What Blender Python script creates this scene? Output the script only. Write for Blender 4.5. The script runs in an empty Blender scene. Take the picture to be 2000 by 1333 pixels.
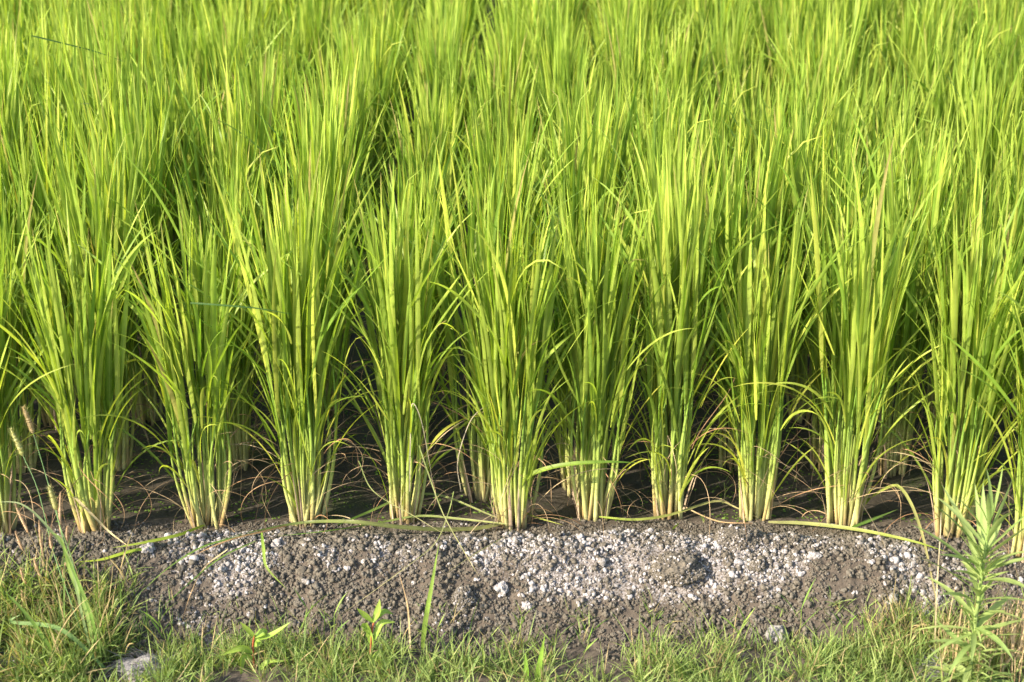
import bpy, math, random
import numpy as np
from mathutils import Vector, noise as mn
R = np.deg2rad
rng = np.random.default_rng(11)
random.seed(5)
SC = bpy.context.scene
COL = SC.collection

# ------------------------------------------------------------------ camera, sky, sun, exposure
CAM_H, CAM_Y, PITCH, FPX = 1.45, -.66, R(22.0), 3200.0
cd = bpy.data.cameras.new('camera'); cam = bpy.data.objects.new('camera', cd); COL.objects.link(cam)
cam.location = (0, CAM_Y, CAM_H); cam.rotation_euler = (float(R(90) - PITCH), 0, 0)
cd.sensor_width = 36; cd.lens = 36 * FPX / 2000; cd.clip_start = .05; cd.clip_end = 300
cd.dof.use_dof = True; cd.dof.focus_distance = 3.06; cd.dof.aperture_fstop = 5.2
SC.camera = cam
SUN_EL, SUN_DIR = R(28), Vector((-.85, -.53, 0)).normalized()      # towards the sun: left, a little behind the camera
w = bpy.data.worlds.new('World'); SC.world = w; w.use_nodes = True
nt = w.node_tree; bg = nt.nodes['Background']
sky = nt.nodes.new('ShaderNodeTexSky'); sky.sky_type = 'NISHITA'; sky.sun_disc = False
sky.sun_elevation = SUN_EL; sky.sun_rotation = math.atan2(SUN_DIR.x, SUN_DIR.y); sky.dust_density = 2.0
nt.links.new(sky.outputs[0], bg.inputs[0]); bg.inputs[1].default_value = .15
sl = bpy.data.lights.new('sun', 'SUN'); so = bpy.data.objects.new('sun', sl); COL.objects.link(so)
sl.energy = 4.6; sl.angle = R(.6); sl.color = (1, .87, .66)
sv = Vector((SUN_DIR.x * math.cos(SUN_EL), SUN_DIR.y * math.cos(SUN_EL), math.sin(SUN_EL)))
so.rotation_euler = sv.to_track_quat('Z', 'Y').to_euler()
SC.view_settings.view_transform = 'Standard'; SC.view_settings.look = 'None'
SC.view_settings.exposure = 1.2; SC.view_settings.gamma = 1
SC.cycles.max_bounces = 8; SC.cycles.transmission_bounces = 6; SC.cycles.diffuse_bounces = 5

# ------------------------------------------------------------------ helpers
def vnoise(x, y, seed=0):
    xi = np.floor(x).astype(np.int64); yi = np.floor(y).astype(np.int64)
    fx = x - xi; fy = y - yi
    fx = fx * fx * fx * (fx * (fx * 6 - 15) + 10); fy = fy * fy * fy * (fy * (fy * 6 - 15) + 10)
    def h(a, b):
        n = (a * 374761393 + b * 668265263 + seed * 1442695041) & 0xffffffff
        n = ((n ^ (n >> 13)) * 1274126177) & 0xffffffff
        return ((n ^ (n >> 16)) & 0xffff) / 65535.0 * 2 - 1
    return (h(xi, yi) * (1 - fx) + h(xi + 1, yi) * fx) * (1 - fy) + (h(xi, yi + 1) * (1 - fx) + h(xi + 1, yi + 1) * fx) * fy
def fbm(x, y, f, o=3, seed=0, g=.5):
    s = 0; a = 1
    for k in range(o):
        s = s + a * vnoise(x * f + 17.3 * k, y * f - 9.1 * k, seed + k); f *= 2.1; a *= g
    return s
def sstep(a, b, x):
    t = np.clip((x - a) / (b - a), 0, 1); return t * t * (3 - 2 * t)

def mk(name, V, F, mat, parent=None, col=None, smooth=True):
    V = np.asarray(V, np.float32); F = np.asarray(F, np.int32); k = F.shape[1]
    me = bpy.data.meshes.new(name)
    me.vertices.add(len(V)); me.vertices.foreach_set('co', V.ravel())
    me.loops.add(F.size); me.loops.foreach_set('vertex_index', F.ravel())
    me.polygons.add(len(F)); me.polygons.foreach_set('loop_start', np.arange(0, F.size, k, dtype=np.int32))
    me.polygons.foreach_set('loop_total', np.full(len(F), k, np.int32))
    me.polygons.foreach_set('use_smooth', np.full(len(F), smooth, bool))
    if col is not None:
        a = me.color_attributes.new('Col', 'FLOAT_COLOR', 'POINT')
        a.data.foreach_set('color', np.asarray(col, np.float32).ravel())
    me.update(calc_edges=True); me.materials.append(mat)
    o = bpy.data.objects.new(name, me); COL.objects.link(o); o.parent = parent
    return o
def tag(o, label=None, cat=None, group=None, kind=None):
    if label: o['label'] = label
    if cat: o['category'] = cat
    if group: o['group'] = group
    if kind: o['kind'] = kind
    return o
def empty(name, loc=(0, 0, 0), rz=0):
    o = bpy.data.objects.new(name, None); COL.objects.link(o); o.location = loc; o.rotation_euler = (0, 0, rz)
    o.empty_display_size = .05
    return o

class Bag:                                     # gathers pieces into one mesh
    def __init__(s): s.V = []; s.F = []; s.C = []; s.n = 0
    def add(s, V, F, C): s.V.append(V); s.F.append(F + s.n); s.C.append(C); s.n += len(V)
    def build(s, name, mat, parent=None, smooth=True):
        return mk(name, np.concatenate(s.V), np.concatenate(s.F), mat, parent, np.concatenate(s.C), smooth)

WRICE = (np.array([0, .04, .15, .35, .6, .8, .93, 1]), np.array([.5, .7, .9, 1, .85, .52, .2, .02]))
WLANCE = (np.array([0, .08, .3, .5, .75, .92, 1]), np.array([.25, .5, .92, 1, .66, .25, .03]))
WDRY = (np.array([0, .1, .6, .9, 1]), np.array([.8, 1, .8, .4, .05]))
def blades(P0, az, th0, bend, L, W, S, c0, c1, prof=WRICE, tw0=0, twist=0, fold=.25, pw=2.0, daz=0, tips=0):
    """N ribbons grown from P0. returns V, quads, colours (alpha = 0 on the midrib, 1 on the edge)"""
    N = len(P0); f = lambda a: np.broadcast_to(np.asarray(a, float), (N,))[:, None]
    s = np.linspace(0, 1, S + 1)[None]; sm = s
    th = f(th0) + f(bend) * sm ** f(pw); a = f(az) + f(daz) * sm
    tipm = rng.random(N) < tips
    T = np.stack([np.sin(th) * np.cos(a), np.sin(th) * np.sin(a), np.cos(th)], -1)
    step = (f(L) / S)[..., None] * (T[:, :-1] + T[:, 1:]) / 2
    P = np.concatenate([P0[:, None], P0[:, None] + np.cumsum(step, 1)], 1)
    B = np.stack([-np.sin(a), np.cos(a), 0 * a], -1); Nn = np.cross(T, B)
    t = f(tw0) + f(twist) * sm
    ct, st = np.cos(t)[..., None], np.sin(t)[..., None]
    side = B * ct + Nn * st; nor = Nn * ct - B * st
    wd = (f(W) * np.interp(s[0], *prof)[None])[..., None] / 2
    wv = np.where(wd * 0 == 0, wd, wd)
    V = np.stack([P - side * wv + nor * wv * fold, P, P + side * wv + nor * wv * fold], 2).reshape(-1, 3)
    b = (np.arange(N) * (S + 1) * 3)[:, None, None] + (np.arange(S) * 3)[None, :, None] + np.arange(2)[None, None]
    F = np.stack([b, b + 1, b + 4, b + 3], -1).reshape(-1, 4)
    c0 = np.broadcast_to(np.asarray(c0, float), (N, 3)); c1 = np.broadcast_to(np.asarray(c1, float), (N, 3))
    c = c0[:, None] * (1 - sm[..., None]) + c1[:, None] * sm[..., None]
    c[tipm, -1] = (.45, .33, .15); c[tipm, -2] = c[tipm, -2] * .5 + np.array([.22, .17, .07])
    c = np.repeat(c[:, :, None], 3, 2)
    al = np.broadcast_to(np.array([1, 0, 1.])[None, None, :, None], c.shape[:3] + (1,))
    return V, F, np.concatenate([c, al], -1).reshape(-1, 4)

def tubes(P, rad, c, K=6, flat=1.0, faz=0):
    """P (N,R,3) paths; rad (N,R); c (N,R,3)"""
    N, Rr = P.shape[:2]
    T = np.gradient(P, axis=1); T /= np.linalg.norm(T, axis=-1, keepdims=True) + 1e-9
    ref = np.zeros_like(T)
    mean = np.abs(T.mean(1, keepdims=True)); ref[..., 1] = 1
    alt = np.zeros_like(T); alt[..., 0] = 1
    ref = np.where(mean[..., 1:2] > .8, alt, ref)
    A = np.cross(T, ref); A /= np.linalg.norm(A, axis=-1, keepdims=True) + 1e-9
    B = np.cross(T, A)
    k = np.arange(K) * 2 * math.pi / K + np.broadcast_to(np.asarray(faz, float), (N,))[:, None]
    ck = np.cos(k)[:, None, :, None]; sk = np.sin(k)[:, None, :, None] * flat
    V = P[:, :, None] + rad[:, :, None, None] * (A[:, :, None] * ck + B[:, :, None] * sk)
    i = np.arange(K); j = (i + 1) % K
    b = (np.arange(N) * Rr * K)[:, None, None] + (np.arange(Rr - 1) * K)[None, :, None]
    F = np.stack([b + i, b + j, b + j + K, b + i + K], -1).reshape(-1, 4)
    C = np.repeat(c[:, :, None], K, 2); C = np.concatenate([C, np.ones(C.shape[:3] + (1,))], -1)
    return V.reshape(-1, 3), F, C.reshape(-1, 4)

def catmull(P, n):
    P = np.asarray(P, float); P = np.vstack([2 * P[0] - P[1], P, 2 * P[-1] - P[-2]])
    m = len(P) - 3; t = np.linspace(0, m - 1e-6, n); i = t.astype(int); u = (t - i)[:, None]
    a, b, c, d = P[i], P[i + 1], P[i + 2], P[i + 3]
    return .5 * (2 * b + (c - a) * u + (2 * a - 5 * b + 4 * c - d) * u ** 2 + (3 * b - a - 3 * c + d) * u ** 3)
def path_ribbon(P, W, c0, c1, prof=WRICE, n=26, fold=.25, up=(0, -.7, .7), roll=0, rollend=None):
    P = catmull(P, n); T = np.gradient(P, axis=0); T /= np.linalg.norm(T, axis=1, keepdims=True)
    s = np.linspace(0, 1, n); side = np.cross(T, np.asarray(up, float)); side /= np.linalg.norm(side, axis=1, keepdims=True) + 1e-9
    nor = np.cross(side, T); r = (roll + (0 if rollend is None else (rollend - roll)) * s)[:, None]
    side, nor = side * np.cos(r) + nor * np.sin(r), nor * np.cos(r) - side * np.sin(r)
    wv = (W * np.interp(s, *prof) / 2)[:, None]
    V = np.stack([P - side * wv + nor * wv * fold, P, P + side * wv + nor * wv * fold], 1).reshape(-1, 3)
    b = (np.arange(n - 1) * 3)[:, None] + np.arange(2)[None]
    F = np.stack([b, b + 1, b + 4, b + 3], -1).reshape(-1, 4)
    c = np.asarray(c0)[None] * (1 - s[:, None]) + np.asarray(c1)[None] * s[:, None]
    c = np.repeat(c[:, None], 3, 1); al = np.broadcast_to(np.array([1, 0, 1.])[None, :, None], (n, 3, 1))
    return V, F, np.concatenate([c, al], -1).reshape(-1, 4)
def path_tube(P, r0, r1, c0, c1, n=22, K=6):
    P = catmull(P, n)[None]; s = np.linspace(0, 1, n)[None]
    c = np.asarray(c0) * (1 - s[..., None]) + np.asarray(c1) * s[..., None]
    return tubes(P, r0 + (r1 - r0) * s, c, K)

# picture point -> world point at horizontal distance y (used only to place real things at their own distance)
def at(px, py, y):
    dx, dz = (px - 1000) / FPX, -(py - 666) / FPX
    fy = math.cos(PITCH) + dz * math.sin(PITCH); fz = -math.sin(PITCH) + dz * math.cos(PITCH)
    t = (y - CAM_Y) / fy
    return np.array([dx * t, y, CAM_H + fz * t])

# ------------------------------------------------------------------ materials
def nodes(name):
    m = bpy.data.materials.new(name); m.use_nodes = True; t = m.node_tree; t.nodes.clear()
    out = t.nodes.new('ShaderNodeOutputMaterial'); return m, t, out
def leaf_mat(name, trans=.42, rough=.42, rib=.35, yellow=(1.16, 1.22, .46), spots=.25):
    m, t, out = nodes(name); N, Lk = t.nodes.new, t.links.new
    at_ = N('ShaderNodeAttribute'); at_.attribute_name = 'Col'
    tc = N('ShaderNodeTexCoord'); nz = N('ShaderNodeTexNoise'); nz.inputs['Scale'].default_value = 38; nz.inputs['Detail'].default_value = 3
    Lk(tc.outputs['Object'], nz.inputs['Vector'])
    mr = N('ShaderNodeMapRange'); mr.inputs[1].default_value = .3; mr.inputs[2].default_value = .7
    mr.inputs[3].default_value = 1 - spots; mr.inputs[4].default_value = 1 + spots
    Lk(nz.outputs['Fac'], mr.inputs[0])
    vm = N('ShaderNodeVectorMath'); vm.operation = 'SCALE'; Lk(at_.outputs['Color'], vm.inputs[0]); Lk(mr.outputs[0], vm.inputs['Scale'])
    rb = N('ShaderNodeMapRange'); rb.inputs[1].default_value = 0; rb.inputs[2].default_value = .22; rb.inputs[3].default_value = rib; rb.inputs[4].default_value = 0
    Lk(at_.outputs['Alpha'], rb.inputs[0])
    mx = N('ShaderNodeMix'); mx.data_type = 'RGBA'; Lk(rb.outputs[0], mx.inputs[0]); Lk(vm.outputs[0], mx.inputs[6]); mx.inputs[7].default_value = (.36, .45, .16, 1)
    pb = N('ShaderNodeBsdfPrincipled'); Lk(mx.outputs[2], pb.inputs['Base Color'])
    pb.inputs['Roughness'].default_value = rough; pb.inputs['Specular IOR Level'].default_value = .28
    tm = N('ShaderNodeVectorMath'); tm.operation = 'MULTIPLY'; Lk(mx.outputs[2], tm.inputs[0]); tm.inputs[1].default_value = yellow
    tr = N('ShaderNodeBsdfTranslucent'); Lk(tm.outputs[0], tr.inputs[0])
    ms = N('ShaderNodeMixShader'); ms.inputs[0].default_value = trans
    Lk(pb.outputs[0], ms.inputs[1]); Lk(tr.outputs[0], ms.inputs[2]); Lk(ms.outputs[0], out.inputs[0])
    return m
M_leaf = leaf_mat('rice_leaf', trans=.46, spots=.2)
M_stem = leaf_mat('rice_stem', trans=.18, rough=.4, rib=0, spots=.18)
M_dry = leaf_mat('dry_leaf', trans=.2, rough=.7, rib=0, yellow=(1.1, 1, .8), spots=.35)
M_grass = leaf_mat('short_grass', trans=.38, rough=.5, rib=.15, spots=.3)
M_weed = leaf_mat('weed_leaf', trans=.3, rough=.5, rib=.5, spots=.15)

def soil_mat(name, a, b, c=None, rough=.9, scale=60, bump=.5, dist=.002, fine=400, wet=None, salt=False):
    m, t, out = nodes(name); N, Lk = t.nodes.new, t.links.new
    tc = N('ShaderNodeTexCoord'); geo = N('ShaderNodeNewGeometry')
    nz = N('ShaderNodeTexNoise'); nz.inputs['Scale'].default_value = scale; nz.inputs['Detail'].default_value = 6; nz.inputs['Roughness'].default_value = .65
    Lk(geo.outputs['Position'], nz.inputs['Vector'])
    cr = N('ShaderNodeValToRGB'); cr.color_ramp.elements[0].position = .32; cr.color_ramp.elements[1].position = .68
    cr.color_ramp.elements[0].color = (*a, 1); cr.color_ramp.elements[1].color = (*b, 1)
    Lk(nz.outputs['Fac'], cr.inputs[0]); colour = cr.outputs[0]
    if c is not None:
        n2 = N('ShaderNodeTexNoise'); n2.inputs['Scale'].default_value = scale * .22; n2.inputs['Detail'].default_value = 8; n2.inputs['Roughness'].default_value = .7
        Lk(geo.outputs['Position'], n2.inputs['Vector'])
        mr = N('ShaderNodeMapRange'); mr.inputs[1].default_value = .52; mr.inputs[2].default_value = .66; Lk(n2.outputs['Fac'], mr.inputs[0])
        mx = N('ShaderNodeMix'); mx.data_type = 'RGBA'; Lk(mr.outputs[0], mx.inputs[0]); Lk(colour, mx.inputs[6]); mx.inputs[7].default_value = (*c, 1)
        colour = mx.outputs[2]
    if salt:
        ca = N('ShaderNodeAttribute'); ca.attribute_name = 'Col'; n5 = N('ShaderNodeTexNoise'); n5.inputs['Scale'].default_value = 330; n5.inputs['Detail'].default_value = 4
        Lk(geo.outputs['Position'], n5.inputs['Vector']); ad = N('ShaderNodeMath'); ad.operation = 'MULTIPLY_ADD'; ad.inputs[1].default_value = 1.1; Lk(n5.outputs['Fac'], ad.inputs[0]); Lk(ca.outputs['Fac'], ad.inputs[2])
        m5 = N('ShaderNodeMapRange'); m5.inputs[1].default_value = .75; m5.inputs[2].default_value = 1.25; Lk(ad.outputs[0], m5.inputs[0])
        x5 = N('ShaderNodeMix'); x5.data_type = 'RGBA'; Lk(m5.outputs[0], x5.inputs[0]); Lk(colour, x5.inputs[6]); x5.inputs[7].default_value = (.44, .42, .44, 1); colour = x5.outputs[2]
    n3 = N('ShaderNodeTexNoise'); n3.inputs['Scale'].default_value = fine; n3.inputs['Detail'].default_value = 5
    Lk(geo.outputs['Position'], n3.inputs['Vector'])
    bp = N('ShaderNodeBump'); bp.inputs['Strength'].default_value = bump; bp.inputs['Distance'].default_value = dist; Lk(n3.outputs['Fac'], bp.inputs['Height'])
    pb = N('ShaderNodeBsdfPrincipled'); Lk(colour, pb.inputs['Base Color']); Lk(bp.outputs[0], pb.inputs['Normal'])
    pb.inputs['Roughness'].default_value = rough; pb.inputs['Specular IOR Level'].default_value = .25
    if wet is not None:
        n4 = N('ShaderNodeMapRange'); n4.inputs[3].default_value = wet; n4.inputs[4].default_value = rough; Lk(nz.outputs['Fac'], n4.inputs[0]); Lk(n4.outputs[0], pb.inputs['Roughness'])
    Lk(pb.outputs[0], out.inputs[0])
    return m
M_mud = soil_mat('damp_mud', (.044, .038, .032), (.088, .076, .062), (.045, .058, .024), rough=.75, scale=22, bump=.6, dist=.004, fine=160, wet=.45)
M_soil = soil_mat('crumbly_soil', (.066, .054, .045), (.128, .106, .086), rough=.95, scale=90, salt=True)
M_crumb = soil_mat('soil_crumb', (.076, .067, .056), (.182, .162, .134), (.165, .152, .135), rough=.95, scale=130, bump=.7, fine=900, salt=True)
M_salt = M_crumb if 0 else soil_mat('salt_crust', (.26, .245, .245), (.46, .44, .46), (.18, .16, .14), rough=.9, scale=160, bump=.7, fine=900)
M_stone = soil_mat('pale_stone', (.20, .195, .19), (.29, .28, .28), rough=.8, scale=50, bump=.4)

# ------------------------------------------------------------------ terrain
def white_p(x, y):                      # where salt has crusted the ridge
    wz = fbm(x, y, 6, 3, 90) * .6 + fbm(x, y, 22, 2, 93) * .5
    lo_ = 1.80 - .03 * sstep(.0, .15, x) * (1 - sstep(.45, .6, x))
    band = sstep(lo_, lo_ + .07, y) * (1 - sstep(1.945, 1.985, y - noise_edge(x)))
    dens = np.interp(x, [-1.1, -.85, -.5, -.2, -.02, .12, .5, .6, .68, .78, 1], [.62, .68, .58, .66, .60, .98, 1.05, .64, .30, .10, .0])
    return (dens * band + .10 * (1 - band) * (y > 1.765)) * .76 + .55 * wz - .36
def noise_edge(x): return .012 * vnoise(x * 4.5, x * 0 + 3.1, 5) + .007 * vnoise(x * 13, x * 0 + 1.7, 6)
def bank_z(x, y):
    e = noise_edge(x)
    endr = 1 - sstep(.66, .86, x + .25 * (1.9 - y)) * .85       # the ridge dies out on the right
    crest = (.040 + .010 * vnoise(x * 2.3, x * 0, 8)) * endr
    foot = -.075 + .012 * vnoise(x * 2, y * 2, 9)
    up = sstep(1.735 + e, 1.875 + e, y)
    z = foot + (crest - foot) * (up * .8 + .2 * np.clip((y - 1.735 - e) / .14, 0, 1))
    back = sstep(1.90 + e, 2.005 + e * 1.4, y)
    z = z * (1 - back) + back * (.004 - .02 * sstep(2.03, 2.09, y))
    rough = fbm(x, y, 16, 4, 20) * .006 + fbm(x, y, 75, 2, 30) * .0022
    gul = np.abs(vnoise(x * 9 + y * 2, y * 5, 41)) * .012 * (1 - back) * sstep(1.70, 1.80, y)
    m = (y > 1.2) * 1.0
    return z + rough * (1 - .55 * back) * m - gul + np.clip(1.3 - y, 0, 5) * .02 * m
def grid(xs, ys, zf):
    X, Y = np.meshgrid(xs, ys); Z = zf(X, Y)
    V = np.stack([X, Y, Z], -1).reshape(-1, 3); nx = len(xs)
    i = (np.arange(len(ys) - 1) * nx)[:, None] + np.arange(nx - 1)[None]
    return V, np.stack([i, i + 1, i + nx + 1, i + nx], -1).reshape(-1, 4)
def spaced(lo, a, b, hi, d, k=18):
    g = lambda n, s: s * (1 - np.geomspace(1, n, k)[::-1] / n) if 0 else None
    left = a - np.geomspace(d, a - lo, k)[::-1]; right = b + np.geomspace(d, hi - b, k)
    return np.concatenate([left, np.arange(a, b, d), right])
V, F = grid(spaced(-30, -1.15, 1.15, 30, .0042), np.concatenate([-4 + np.geomspace(.05, 5.5, 30), np.arange(1.52, 2.09, .0040)]), bank_z)
wp = np.clip(white_p(V[:, 0], V[:, 1]) + .06, 0, .33); tag(mk('soil_bank', V, F, M_soil, None, np.repeat(wp[:, None], 4, 1)), 'crumbly grey brown soil ridge along the front of the paddy', kind='structure')
def mud_z(x, y): return -.004 + fbm(x, y, 9, 4, 60) * .0042 + np.abs(fbm(x, y, 30, 2, 66)) * .0022
V, F = grid(spaced(-120, -1.8, 1.8, 120, .013), np.concatenate([np.arange(1.93, 3.2, .010), 3.2 + np.geomspace(.03, 200, 60)]), mud_z)
tag(mk('mud_field', V, F, M_mud), 'dark damp mud floor of the rice paddy', kind='structure')
def ground_hit(px, py):                                  # where the sight line meets the bank or the mud
    ys = np.arange(1.35, 2.6, .002); dx, dz = (px - 1000) / FPX, -(py - 666) / FPX
    fy = math.cos(PITCH) + dz * math.sin(PITCH); fz = -math.sin(PITCH) + dz * math.cos(PITCH)
    t = (ys - CAM_Y) / fy; xs = dx * t; zs = CAM_H + fz * t
    g = np.where(ys < 2.06, bank_z(xs, ys), mud_z(xs, ys)); k = np.argmax(zs <= g) if (zs <= g).any() else len(ys) - 1
    return np.array([xs[k], ys[k], g[k]])
def gz(x, y):
    X, Y = np.array([x]), np.array([y]); a, b = float(bank_z(X, Y)[0]), float(mud_z(X, Y)[0])
    return b if y >= 2.09 else (max(a, b) if y > 1.93 else a)

# crumbs: ball shapes
def ico(sub):
    import bmesh
    bm = bmesh.new(); bmesh.ops.create_icosphere(bm, subdivisions=sub, radius=1)
    v = np.array([q.co[:] for q in bm.verts]); f = np.array([[q.index for q in p.verts] for p in bm.faces]); bm.free(); return v, f
def shapes(sub):
    IV, IF = ico(sub); out = []
    for k in range(14):
        d = np.array([1 + .34 * mn.noise(Vector(q) * 1.3 + Vector((k * 7.7, 0, 0))) + .26 * mn.noise(Vector(q) * 3.1 + Vector((0, k * 3.3, 0))) for q in IV])
        out.append(IV * d[:, None] * np.array([1, rng.uniform(.7, 1.1), rng.uniform(.6, .95)]))
    return np.array(out), IF
SHP = {1: shapes(1), 2: shapes(2)}
def scatter(P, r, tint, name, mat, label):
    big = r > .0024; parts = [ball(P[q], r[q], k_) for q, k_ in ((big, 2), (~big, 1))]
    V = np.concatenate([p[0] for p in parts]); F = np.concatenate([parts[0][1], parts[1][1] + len(parts[0][0])])
    C = np.concatenate([np.repeat(tint[big], SHP[2][0].shape[1]), np.repeat(tint[~big], SHP[1][0].shape[1])])
    return tag(mk(name, V, F, mat, None, np.repeat(C[:, None], 4, 1)), label, None, None, 'stuff')
def ball(P, r, sub):
    SHAPES, IF = SHP[sub]; n = len(P); q = rng.normal(size=(n, 4)); q /= np.linalg.norm(q, axis=1, keepdims=True)
    a, b, c, d = q.T
    M = np.stack([1-2*(c*c+d*d), 2*(b*c-a*d), 2*(b*d+a*c), 2*(b*c+a*d), 1-2*(b*b+d*d), 2*(c*d-a*b), 2*(b*d-a*c), 2*(c*d+a*b), 1-2*(b*b+c*c)], -1).reshape(n, 3, 3)
    S = SHAPES[rng.integers(0, len(SHAPES), n)]
    V = np.einsum('nij,nkj->nki', M, S) * r[:, None, None] + P[:, None]
    F = (np.arange(n) * SHAPES.shape[1])[:, None, None] + IF[None]
    return V.reshape(-1, 3), F.reshape(-1, 3)
def crumb_field(nc, sub, xlo, xhi, ylo, yhi, rs, spread, seed):
    r_ = np.random.default_rng(seed)
    x = r_.uniform(xlo, xhi, nc); y = r_.uniform(ylo, yhi, nc); cl = fbm(x, y, 7, 3, 77)
    foot = sstep(1.705, 1.765, y + .03 * cl)
    keep = (r_.random(nc) < 1 - .8 * sstep(.86, .95, x + .3 * (1.9 - y))) & (r_.random(nc) < .10 + .90 * foot) & (y < 2.025 + noise_edge(x)) & (r_.random(nc) < .86 + .6 * cl - .5 * (1 - sstep(1.74, 1.80, y)) * (cl < .1))
    x, y = x[keep], y[keep]; nc = len(x)
    size = np.exp(r_.normal(0, .38, nc)).clip(.45, 2.2) * np.where(y > 1.955, .6, 1) * np.where(y < 1.76, .8, 1)
    wp = white_p(x, y); white = r_.random(nc) < np.clip(.13 + wp * 1.1, .02 * (y > 1.765), .74)
    k = np.repeat(np.arange(nc), sub); m = len(k)
    o = r_.normal(size=(m, 3)); o /= np.linalg.norm(o, axis=1, keepdims=True); o[:, 2] = np.abs(o[:, 2]) * .8
    rr = rs * size[k] * np.exp(r_.normal(0, .25, m))
    P = np.stack([x[k], y[k], bank_z(x, y)[k] + rs * .2 * size[k]], -1) + o * (spread * size[k] * r_.uniform(.3, 1, m))[:, None]
    w_ = white[k]; t = np.where(w_, r_.uniform(.18, .82, m), np.clip(wp[k] + .1, 0, .3) * r_.random(m)); return P, rr, w_, t
A = [crumb_field(31000, 6, -1.12, 1.12, 1.69, 2.04, .0018, .0034, 1), crumb_field(50000, 1, -1.12, 1.12, 1.64, 2.07, .0014, .001, 2)]
P = np.concatenate([a[0] for a in A]); r = np.concatenate([a[1] for a in A]); white = np.concatenate([a[2] for a in A]); tint = np.concatenate([a[3] for a in A]); print('crumbs', len(P))
scatter(P[~white], r[~white], tint[~white], 'soil_crumbs', M_crumb, 'countless brown crumbs of dry soil covering the bank')
scatter(P[white], r[white] * 1.05, tint[white], 'salt_crumbs', M_crumb, 'white salt crusted soil crumbs scattered along the top of the bank')

# clods and stones
def rock(name, px, py, sx, sy, sz, mat, seed, label, cat='clod', amp=.22, f=1.6, sink=.36, rz=0, group=None, fine=1):
    import bmesh
    p = ground_hit(px, py); bm = bmesh.new(); bmesh.ops.create_icosphere(bm, subdivisions=6 if sx > .03 else 5, radius=1)
    for v in bm.verts:
        q = v.co.copy(); o_ = Vector((seed * 3.7, seed, 0))
        d = 1 + amp * mn.noise(q * f + o_) + amp * .55 * mn.noise(q * f * 2.7 + o_) + amp * .30 * mn.noise(q * f * 7 + o_) + fine * (.05 * mn.noise(q * 11 + o_) + .035 * mn.noise(q * 21 + o_))
        v.co = Vector((q.x * d * sx, q.y * d * sy, q.z * d * sz))
    me = bpy.data.meshes.new(name); bm.to_mesh(me); bm.free(); me.materials.append(mat)
    me.polygons.foreach_set('use_smooth', np.ones(len(me.polygons), bool))
    o = bpy.data.objects.new(name, me); COL.objects.link(o); o.location = (p[0], p[1], p[2] + sz * (1 - 2 * sink) * .5); o.rotation_euler = (0, 0, rz)
    tag(o, label, cat, group)
    if mat is M_crumb:
        k = int(2600 * sx / .04); vs = np.array([v.co[:] for v in me.vertices]); vs = vs[rng.integers(0, len(vs), k)]
        if k > 1500: vs = vs[fbm(vs[:, 0] * 1, vs[:, 2] + vs[:, 1], 60, 2, seed) > -.25]
        rr = np.exp(rng.normal(math.log(.0016), .4, len(vs))).clip(.0008, .004)
        V, F = ball(vs, rr, 1); tc_ = np.repeat(np.where(rng.random(len(vs)) < .38, .8, .05) * rng.random(len(vs)), SHP[1][0].shape[1]); tag(mk('crumbs', V, F, M_crumb, o, np.repeat(tc_[:, None], 4, 1)), kind='stuff')
    return o
rock('soil_clod', 1322, 1118, .044, .032, .026, M_crumb, 3, 'large rounded brown soil clod on the crest among the thickest white crumbs', amp=.26)
rock('soil_clod', 1442, 1062, .042, .030, .022, M_crumb, 5, 'brown soil clod heaped at the foot of the eighth front rice clump', amp=.26)
rock('soil_clod', 905, 1175, .018, .016, .022, M_crumb, 8, 'small smooth egg shaped soil clod half way down the bank slope', amp=.25)
rock('stone', 1517, 1245, .020, .014, .018, M_stone, 12, 'flat pale grey stone low on the bank slope above the grass', 'stone', amp=.3, fine=.15)
rock('stone', 1743, 1176, .010, .008, .013, M_stone, 14, 'small whitish upright stone on the right part of the bank', 'stone', amp=.3, fine=.15)
rock('soil_clod', 1590, 1088, .012, .010, .009, M_salt, 17, 'round white crusted clod on the crest right of the big brown clods', amp=.3)
rock('soil_clod', 980, 1155, .012, .009, .012, M_salt, 19, 'lumpy white crusted clod just above the middle of the slope', amp=.5)
rock('soil_clod', 1030, 1188, .009, .007, .009, M_salt, 21, 'small white crusted clod below a larger white one', amp=.5)
rock('soil_clod', 290, 1072, .012, .010, .008, M_salt, 23, 'white crusted clod beside the fallen leaf on the left part of the crest', amp=.5)
rock('soil_clod', 545, 1066, .013, .010, .010, M_salt, 25, 'white crusted clod just below the third front rice clump', amp=.5)
rock('soil_clod', 1480, 1110, .015, .012, .012, M_crumb, 29, 'medium brown clod below the heaped clod on the crest', amp=.4)

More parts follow.
